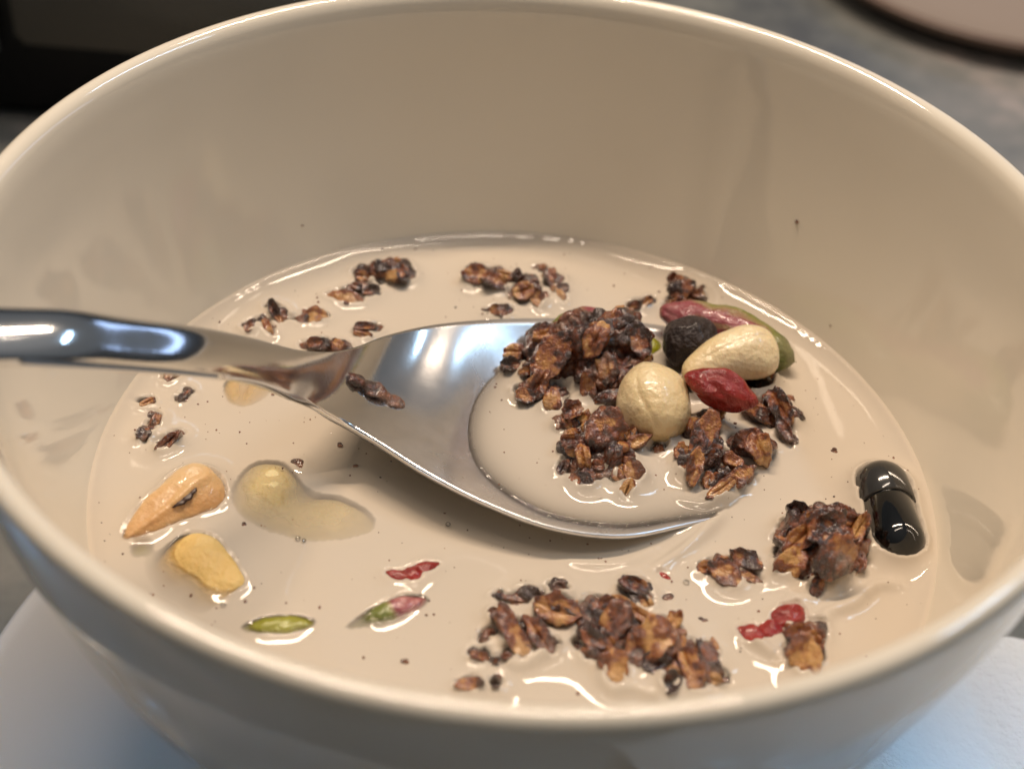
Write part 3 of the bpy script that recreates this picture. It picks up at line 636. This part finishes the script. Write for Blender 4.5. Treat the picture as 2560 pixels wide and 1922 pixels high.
strip('husk_shred', 'thin brown shred right of the curled oat husk', [(1655, 1500, z_(.0)), (1668, 1494, z_(.1)), (1680, 1492, z_(0))], .007, GR, 6, 'shred', 'fine shreds floating in the milk')
strip('husk_shred', 'small mauve husk shred behind the pale sunken cashew', [(728, 1160, z_(.0)), (745, 1158, z_(.1)), (752, 1172, z_(0))], .008, GR, 8, 'shred', 'fine shreds floating in the milk')
strip('granola_reflection', 'long reddish brown strip standing in for granola mirrored in the spoon neck', [(868, 938, -.360), (915, 962, -.385), (975, 1000, -.410), (1022, 1030, -.436)], .015, GR, 11, 'reflection', None, .28)  # solid strip added where the spoon neck mirrors the granola
# the almond's dark streak lies on it
def streak():
    base = Vector(ao.location); C = catmull([at(430, 1268, z_(3.2)), at(462, 1248, z_(3.9)), at(492, 1218, z_(4.1))], 44)
    bvh = BVHTree.FromPolygons([Vector(c)+base for c in verts(ao.data)], [tuple(p.vertices) for p in ao.data.polygons])
    bm = bmesh.new()
    for i, p in enumerate(C):
        d = (Vector(p)-CP).normalized(); h = bvh.ray_cast(CP, d)
        if h[0] is None: continue
        q = .0062*math.sin(math.pi*(i+.7)/45)**.6*(1+.22*math.sin(i*.55)+.12*math.sin(i*1.3))
        ell(bm, h[0]-base, (q*1.2, q, q*.35), None, 2)
    me = remeshed(bm, .0022, 'dark_streak', BARK); obj('dark_streak', me, ao)
streak()

# ------------------------------------------------------------------ the capsule
p0, p1 = Vector(at(2190, 1172, z_(.6))), Vector(at(2258, 1402, z_(1.0)))
ax = (p1-p0); L = ax.length; ax.normalize(); upv = (Vector((0, 0, 1))-ax*ax.z).normalized(); wv = upv.cross(ax)
rotm = np.array(Matrix((wv, upv, ax)).transposed())
capsule = empty('capsule', (p0+p1)/2, 'shiny black gelatin capsule floating at the right edge of the milk', 'capsule')
def dome(r, z0, z1, d0, d1, n=14):
    """a tube from z0 to z1 with a round end at one of its ends"""
    pr = []
    if d0: pr += [(r*math.sin(a), z0+r-r*math.cos(a)) for a in np.linspace(0, math.pi/2, n)]
    else: pr += [(0, z0), (r-.002, z0), (r, z0+.002)]
    if d1: pr += [(r*math.cos(a), z1-r+r*math.sin(a)) for a in np.linspace(0, math.pi/2, n)][0:]
    else: pr += [(r, z1-.002), (r-.002, z1), (0, z1)]
    return pr
rc = .0475
for nm, pr, mt in (('capsule_cap', dome(rc, -L/2, -L*.06, 1, 0), CAPG), ('capsule_body', dome(rc*.945, -L*.30, L/2, 0, 1), BLACK)):
    v_, f_ = lathe([(max(a, 0) if a > 1e-5 else 0, b) for a, b in pr], 64)
    me = mesh(nm, np.array(v_) @ rotm.T, f_, mt)
    bm = bmesh.new(); bm.from_mesh(me); bmesh.ops.recalc_face_normals(bm, faces=bm.faces); bm.to_mesh(me); bm.free(); smooth(me)
    obj(nm, me, capsule); solid(me, capsule.location)

# ------------------------------------------------------------------ the milk: level, menisci and how thickly it covers what lies in it
V, Fc, off = [], [], 0
for vv, ff in SOLIDS:
    V.append(vv); Fc += [tuple(i+off for i in q) for q in ff]; off += len(vv)
bvh = BVHTree.FromPolygons([tuple(x) for x in np.concatenate(V)], Fc)
DX = .0027; RM = .712; n = int(RM/DX); xs = np.arange(-n, n+1)*DX
X, Y = np.meshgrid(xs, xs, indexing='ij'); RR = np.hypot(X, Y)
inside = np.zeros(X.shape, bool); tall = np.zeros(X.shape); depth = np.full(X.shape, 9.)
U_, D_ = Vector((0, 0, 1)), Vector((0, 0, -1))
for i, j in np.argwhere(RR < MR+.004):
    p = Vector((X[i, j], Y[i, j], MZ))
    h = bvh.ray_cast(p, U_, .4)
    if h[0] is not None and h[1].z > 0: inside[i, j] = True; depth[i, j] = 0; tall[i, j] = h[3]; continue
    h = bvh.ray_cast(p, D_, .08)
    if h[0] is not None and h[1].z > 0: depth[i, j] = h[3]
wall = RR > MR-.0005
ring = np.zeros_like(inside); ring[1:-1, 1:-1] = inside[2:, 1:-1] | inside[:-2, 1:-1] | inside[1:-1, 2:] | inside[1:-1, :-2]
ring &= ~inside; near = tall.copy()
for it in range(5):
    t_ = near.copy(); t_[1:-1, 1:-1] = np.maximum.reduce([near[2:, 1:-1], near[:-2, 1:-1], near[1:-1, 2:], near[1:-1, :-2], near[1:-1, 1:-1]]); near = t_
fix = inside | wall | ring
rise = np.where(wall, .015, np.where(ring, np.minimum(.0280, near*.8+.0005), np.minimum(.0180, tall*.8+.0005))); LAM = .024
shallow = (~fix) & (depth < .012)
H = np.where(fix, rise, 0.); kk = (DX/LAM)**2
src = np.where(shallow, .0065*(1-depth/.012), 0.)
for it in range(300):
    N4 = np.zeros_like(H); N4[1:-1, 1:-1] = H[2:, 1:-1]+H[:-2, 1:-1]+H[1:-1, 2:]+H[1:-1, :-2]
    ks = kk+np.where(shallow, .06, 0)
    H = np.where(fix, rise, (N4+np.where(shallow, .06*src, 0))/(4+ks))
# soften the very edge so that the menisci stay smooth between grid points
for it in range(3):
    S = H.copy(); S[1:-1, 1:-1] = (H[2:, 1:-1]+H[:-2, 1:-1]+H[1:-1, 2:]+H[1:-1, :-2]+4*H[1:-1, 1:-1])/8; H = S
dd = np.minimum(depth+np.where(inside, 0, H*.5), .2)
for it in range(2):
    S = dd.copy(); S[1:-1, 1:-1] = (dd[2:, 1:-1]+dd[:-2, 1:-1]+dd[1:-1, 2:]+dd[1:-1, :-2]+4*dd[1:-1, 1:-1])/8; dd = S
OP = 1-np.exp(-np.clip(dd, 0, 1)/.0135)
OP = np.where(wall, 1, OP)
def crease(pts, w, a):
    """a strand of surface tension: a low crest of milk along a line between pieces"""
    global H
    C = catmull([at(*p)[:2] for p in pts], 60); best = np.full(X.shape, 9.); tt_ = np.zeros(X.shape)
    for q0, (p, q) in enumerate(zip(C, C[1:])):
        d = q-p; L2 = d@d; t = np.clip(((X-p[0])*d[0]+(Y-p[1])*d[1])/L2, 0, 1)
        e = np.hypot(X-p[0]-t*d[0], Y-p[1]-t*d[1]); m = e < best; best[m] = e[m]; tt_[m] = (q0+t[m])/59
    H = np.where(fix, H, H+a*np.exp(-(best/w)**2)*np.sin(np.pi*np.clip(tt_, .02, .98))**.35)
crease([(1630, 1428), (1700, 1385), (1760, 1335), (1806, 1285)], .0125, .0112)
crease([(2045, 1585), (2068, 1540), (2130, 1512), (2185, 1470), (2245, 1464)], .0120, .0108)
crease([(1868, 1602), (1900, 1622), (1935, 1645)], .0110, .0098)
crease([(1238, 1658), (1300, 1670), (1365, 1638), (1420, 1612)], .0115, .0070)
crease([(1498, 1700), (1530, 1730), (1590, 1730), (1655, 1758)], .0115, .0070)
crease([(1412, 1402), (1480, 1412), (1560, 1408), (1640, 1380)], .0110, .0050)
crease([(1690, 1245), (1760, 1268), (1830, 1240)], .0110, .0055)
crease([(1960, 1490), (2010, 1505), (2090, 1480)], .0110, .0050)
rip = fbm(np.stack([X.ravel(), Y.ravel(), 0*X.ravel()], 1), 3.2, 4, 2).reshape(X.shape)*.0011
keep = RR < RM; idx = -np.ones(X.shape, int); idx[keep] = np.arange(keep.sum())
mv = np.stack([X[keep], Y[keep], H[keep]+rip[keep]], 1)
a, b, c, d = idx[:-1, :-1], idx[1:, :-1], idx[1:, 1:], idx[:-1, 1:]
ok = (a >= 0) & (b >= 0) & (c >= 0) & (d >= 0)
mf = np.stack([a[ok], b[ok], c[ok], d[ok]], 1)
me = bpy.data.meshes.new('milk'); me.vertices.add(len(mv)); me.vertices.foreach_set('co', mv.ravel())
me.loops.add(mf.size); me.loops.foreach_set('vertex_index', mf.ravel())
me.polygons.add(len(mf)); me.polygons.foreach_set('loop_start', np.arange(len(mf))*4); me.polygons.foreach_set('loop_total', np.full(len(mf), 4))
me.update(calc_edges=True); me.validate(); smooth(me); me.materials.append(MILK); fattr(me, 'opacity', OP[keep])
milk = obj('milk', me, loc=(0, 0, MZ)); tag(milk, 'pool of pale cocoa tinted milk filling the bowl', 'milk')

# cocoa dust on the milk, one object
rs = random.Random(5); bm = bmesh.new(); cnt = 0
def hz(x, y):
    i = int(round(x/DX))+n; j = int(round(y/DX))+n
    return None if inside[i, j] else MZ+H[i, j]+rip[i, j]
while cnt < 460:
    r = MR*math.sqrt(rs.random())*.99; t = rs.uniform(0, 6.283); x, y = r*math.cos(t), r*math.sin(t); z = hz(x, y)
    if z is None: continue
    q = rs.choice([.0007]*6+[.0011]*5+[.0017]*3+[.0026])
    ell(bm, Vector((x, y, z+q*.2)), (q*rs.uniform(.8, 1.5), q*rs.uniform(.8, 1.5), q*.7), None, 1); cnt += 1
me = bpy.data.meshes.new('cocoa_dust'); bm.to_mesh(me); bm.free(); me.materials.append(GR); fattr(me, 'tan', [.42]*len(me.vertices)); fattr(me, 'film', [0.]*len(me.vertices))
tag(obj('cocoa_dust', me), 'fine cocoa specks scattered over the milk', 'cocoa dust', kind='stuff')

# a few bubbles caught in the milk beside the pieces
BUB = NT('bubble_film'); _g = BUB.n('BsdfGlossy'); _g.inputs['Roughness'].default_value = .03
_t = BUB.n('BsdfTransparent'); _f = BUB.n('Fresnel'); _f.inputs[0].default_value = 1.5; _m = BUB.n('MixShader')
BUB.put(_m.inputs[0], _f.outputs[0]); BUB.put(_m.inputs[1], _t.outputs[0]); BUB.put(_m.inputs[2], _g.outputs[0]); BUB = BUB.end(_m.outputs[0])
bb = bmesh.new(); bmesh.ops.create_uvsphere(bb, u_segments=24, v_segments=16, radius=1); bubme = bpy.data.meshes.new('milk_bubble'); bb.to_mesh(bb and bubme); bb.free()
bubme.materials.append(BUB); smooth(bubme)
for px, py, r, w_ in [(372, 1000, 6, 'at the pale rust flake on the left'), (410, 1030, 5, 'between the rust flake and the touching dark pair'), (1252, 1475, 7, 'at the left end of the thin blackish strip'), (1318, 1474, 6, 'at the right end of the thin blackish strip'), (1385, 1462, 8, 'beside the tiny black crumb in mid milk'), (1545, 1505, 6, 'left of the small curled oat husk'), (1636, 1500, 8, 'right of the small curled oat husk'), (1640, 1660, 10, 'on the middle of the long near clump'), (1682, 1690, 7, 'on the dark knobbly clump at the near rim'), (1560, 1640, 6, 'on the front of the long near clump'), (1716, 1455, 7, 'left of the flat half sunk piece'), (1852, 1420, 6, 'on the flat half sunk piece'), (2190, 1380, 7, 'at the lower left of the black capsule'), (1920, 1420, 7, 'left of the clump beside the capsule'), (1300, 1660, 6, 'below the slanted golden oat flake'), (1120, 1310, 6, 'in the spoon shadow'), (745, 1345, 6, 'left one of the pair on the pale cashew'), (760, 1350, 5, 'right one of the pair on the pale cashew'), (558, 1510, 6, 'beside the yellow soaked nut'), (1500, 1245, 5, 'in front of the round oat clump on the spoon'), (1700, 1020, 6, 'between the hazelnut and the red berry'), (2045, 1610, 7, 'at the top of the golden brown chunk')]:
    p = at(px, py, MZ+.004); r /= PX
    tag(obj('milk_bubble', bubme, loc=p), 'tiny clear bubble '+w_, 'bubble', 'tiny bubbles in the milk').scale = (r, r, r*.8)

# larger specks one can point to, on the milk and on the wall
bw = BVHTree.FromPolygons([Vector(x) for x in bv], bf)
def speck(px, py, r, label, wallp):
    d = FW+(px-1280)/FPX*RT-(py-961)/FPX*UP; d.normalize()
    p = bw.ray_cast(CP, d)[0] if wallp else at(px, py, MZ+.0012)
    bm = bmesh.new(); rr = r/PX
    for q in range(4): ell(bm, Vector([rs.gauss(0, rr*.35) for _ in range(2)]+[rs.gauss(0, rr*.15)]), (rr*.75, rr*.6, rr*.5), None, 2)
    me = bpy.data.meshes.new('cocoa_crumb'); bm.to_mesh(me); bm.free(); me.materials.append(GR); smooth(me)
    fattr(me, 'tan', [.35]*len(me.vertices)); fattr(me, 'film', [0.]*len(me.vertices))
    tag(obj('cocoa_crumb', me, loc=p), label, 'crumb', 'cocoa crumbs stuck on the bowl wall' if wallp else 'tiny cocoa crumbs on the milk')
for a_ in [(1993, 555, 7, 'dark brown crumb stuck high on the right inside wall of the bowl', 1), (755, 564, 3.5, 'pinhead crumb alone on the far inside wall, left half', 1),
           (2077, 814, 3.5, 'pinhead crumb on the right inside wall just above the milk', 1), (1314, 619, 8, 'red brown crumb on the far milk edge', 0),
           (2085, 1127, 9, 'flat brown speck on the milk above the capsule clump', 0), (848, 1112, 8, 'brown speck on the milk in front of the spoon near edge', 0),
           (890, 1163, 6, 'round dark speck on the milk inside the spoon shadow', 0), (1015, 1650, 8, 'lone round dark speck on the milk near the near rim', 0),
           (1498, 1397, 6, 'dark speck on the milk below the middle of the spoon', 0), (1757, 1551, 9, 'rust brown speck left of the torn red berry', 0),
           (610, 1312, 7, 'brown speck at the left end of the spoon shadow', 0), (635, 1470, 6, 'brown speck right of the yellow soaked nut', 0)]:
    speck(*a_)

# ------------------------------------------------------------------ under and behind the bowl
PL = mat_simple('white_glazed_plate', (.60, .59, .57), .10, Coat_Weight=.8, Coat_Roughness=.05)
pv, pf = lathe([(0, -.9628), (.50, -.9628), (.60, -.957), (.69, -.940), (.775, -.906), (.795, -.898), (.805, -.900), (.802, -.910), (.74, -.938), (.60, -.9635), (0, -.9645)], 128)
tag(obj('plate', mesh('plate', pv, pf, PL), loc=(-.11, -.20, 0)), 'white glazed plate under the left side of the bowl', 'plate')
# paper towel: a gently wavy sheet with thickness
nx, ny = 70, 70; tv, tf = [], []
A, B, C_, D2 = Vector((.50, .22)), Vector((1.75, .14)), Vector((1.6, -1.3)), Vector((.35, -1.25))
for k in range(2):
    for i in range(nx+1):
        for j in range(ny+1):
            u, w = i/nx, j/ny; p = (A*(1-u)+B*u)*(1-w)+(D2*(1-u)+C_*u)*w
            r_ = math.hypot(p.x+.11, p.y+.20); lift = .075*max(0, min(1, (1.02-r_)/.22))**1.0
            tv.append((p.x, p.y, TZ+.006+lift+.006*math.sin(p.x*9+p.y*4)*math.sin(p.y*7)+.0015*math.sin(p.x*120)*math.sin(p.y*120)-.0025*k+.006))
q_ = (nx+1)*(ny+1)
for i in range(nx):
    for j in range(ny):
        a0, b0, c0, d0 = i*(ny+1)+j, (i+1)*(ny+1)+j, (i+1)*(ny+1)+j+1, i*(ny+1)+j+1
        tf.append((a0, d0, c0, b0)); tf.append((a0+q_, b0+q_, c0+q_, d0+q_))
tag(obj('paper_towel', mesh('paper_towel', tv, tf, TOWEL)), 'white paper towel lying under the right side of the bowl', 'paper towel')

BP = mat_simple('beige_stoneware', (.34, .27, .22), .35); BR = mat_simple('brown_glaze_edge', (.15, .095, .07), .4)
bp = empty('side_plate', (1.52, 3.2, TZ), 'blurred beige plate with a brown edge far behind at the upper right', 'plate')
v_, f_ = lathe([(0, .03), (.5, .03), (.66, .06), (.72, .09), (.70, .06), (.5, .002), (0, .002)], 96); obj('plate_well', mesh('plate_well', v_, f_, BP), bp)
v_, f_ = lathe([(.722, .083), (.735, .092), (.752, .092), (.756, .085), (.745, .062), (.722, .05), (.722, .083)], 96); obj('plate_edge', mesh('plate_edge', v_, f_, BR), bp)
BK = mat_simple('black_enamel', (.003, .003, .003), .5); DG = mat_simple('dark_grey_metal', (.16, .145, .12), .45); BG = mat_simple('blue_grey_metal', (.15, .18, .21), .4)
ap = empty('appliance', (-1.3, 1.75, TZ), 'blurred black kitchen appliance with dark grey panels behind the bowl', 'appliance')
box('housing', (0, .6, .42), (2.7, 1.2, .84), BK, ap, .04)
box('front_panel', (.42, -.02, .42), (1.0, .05, .36), DG, ap, .02, .0)
box('side_panel', (-.30, -.02, .32), (.34, .05, .26), BG, ap, .02, .0)
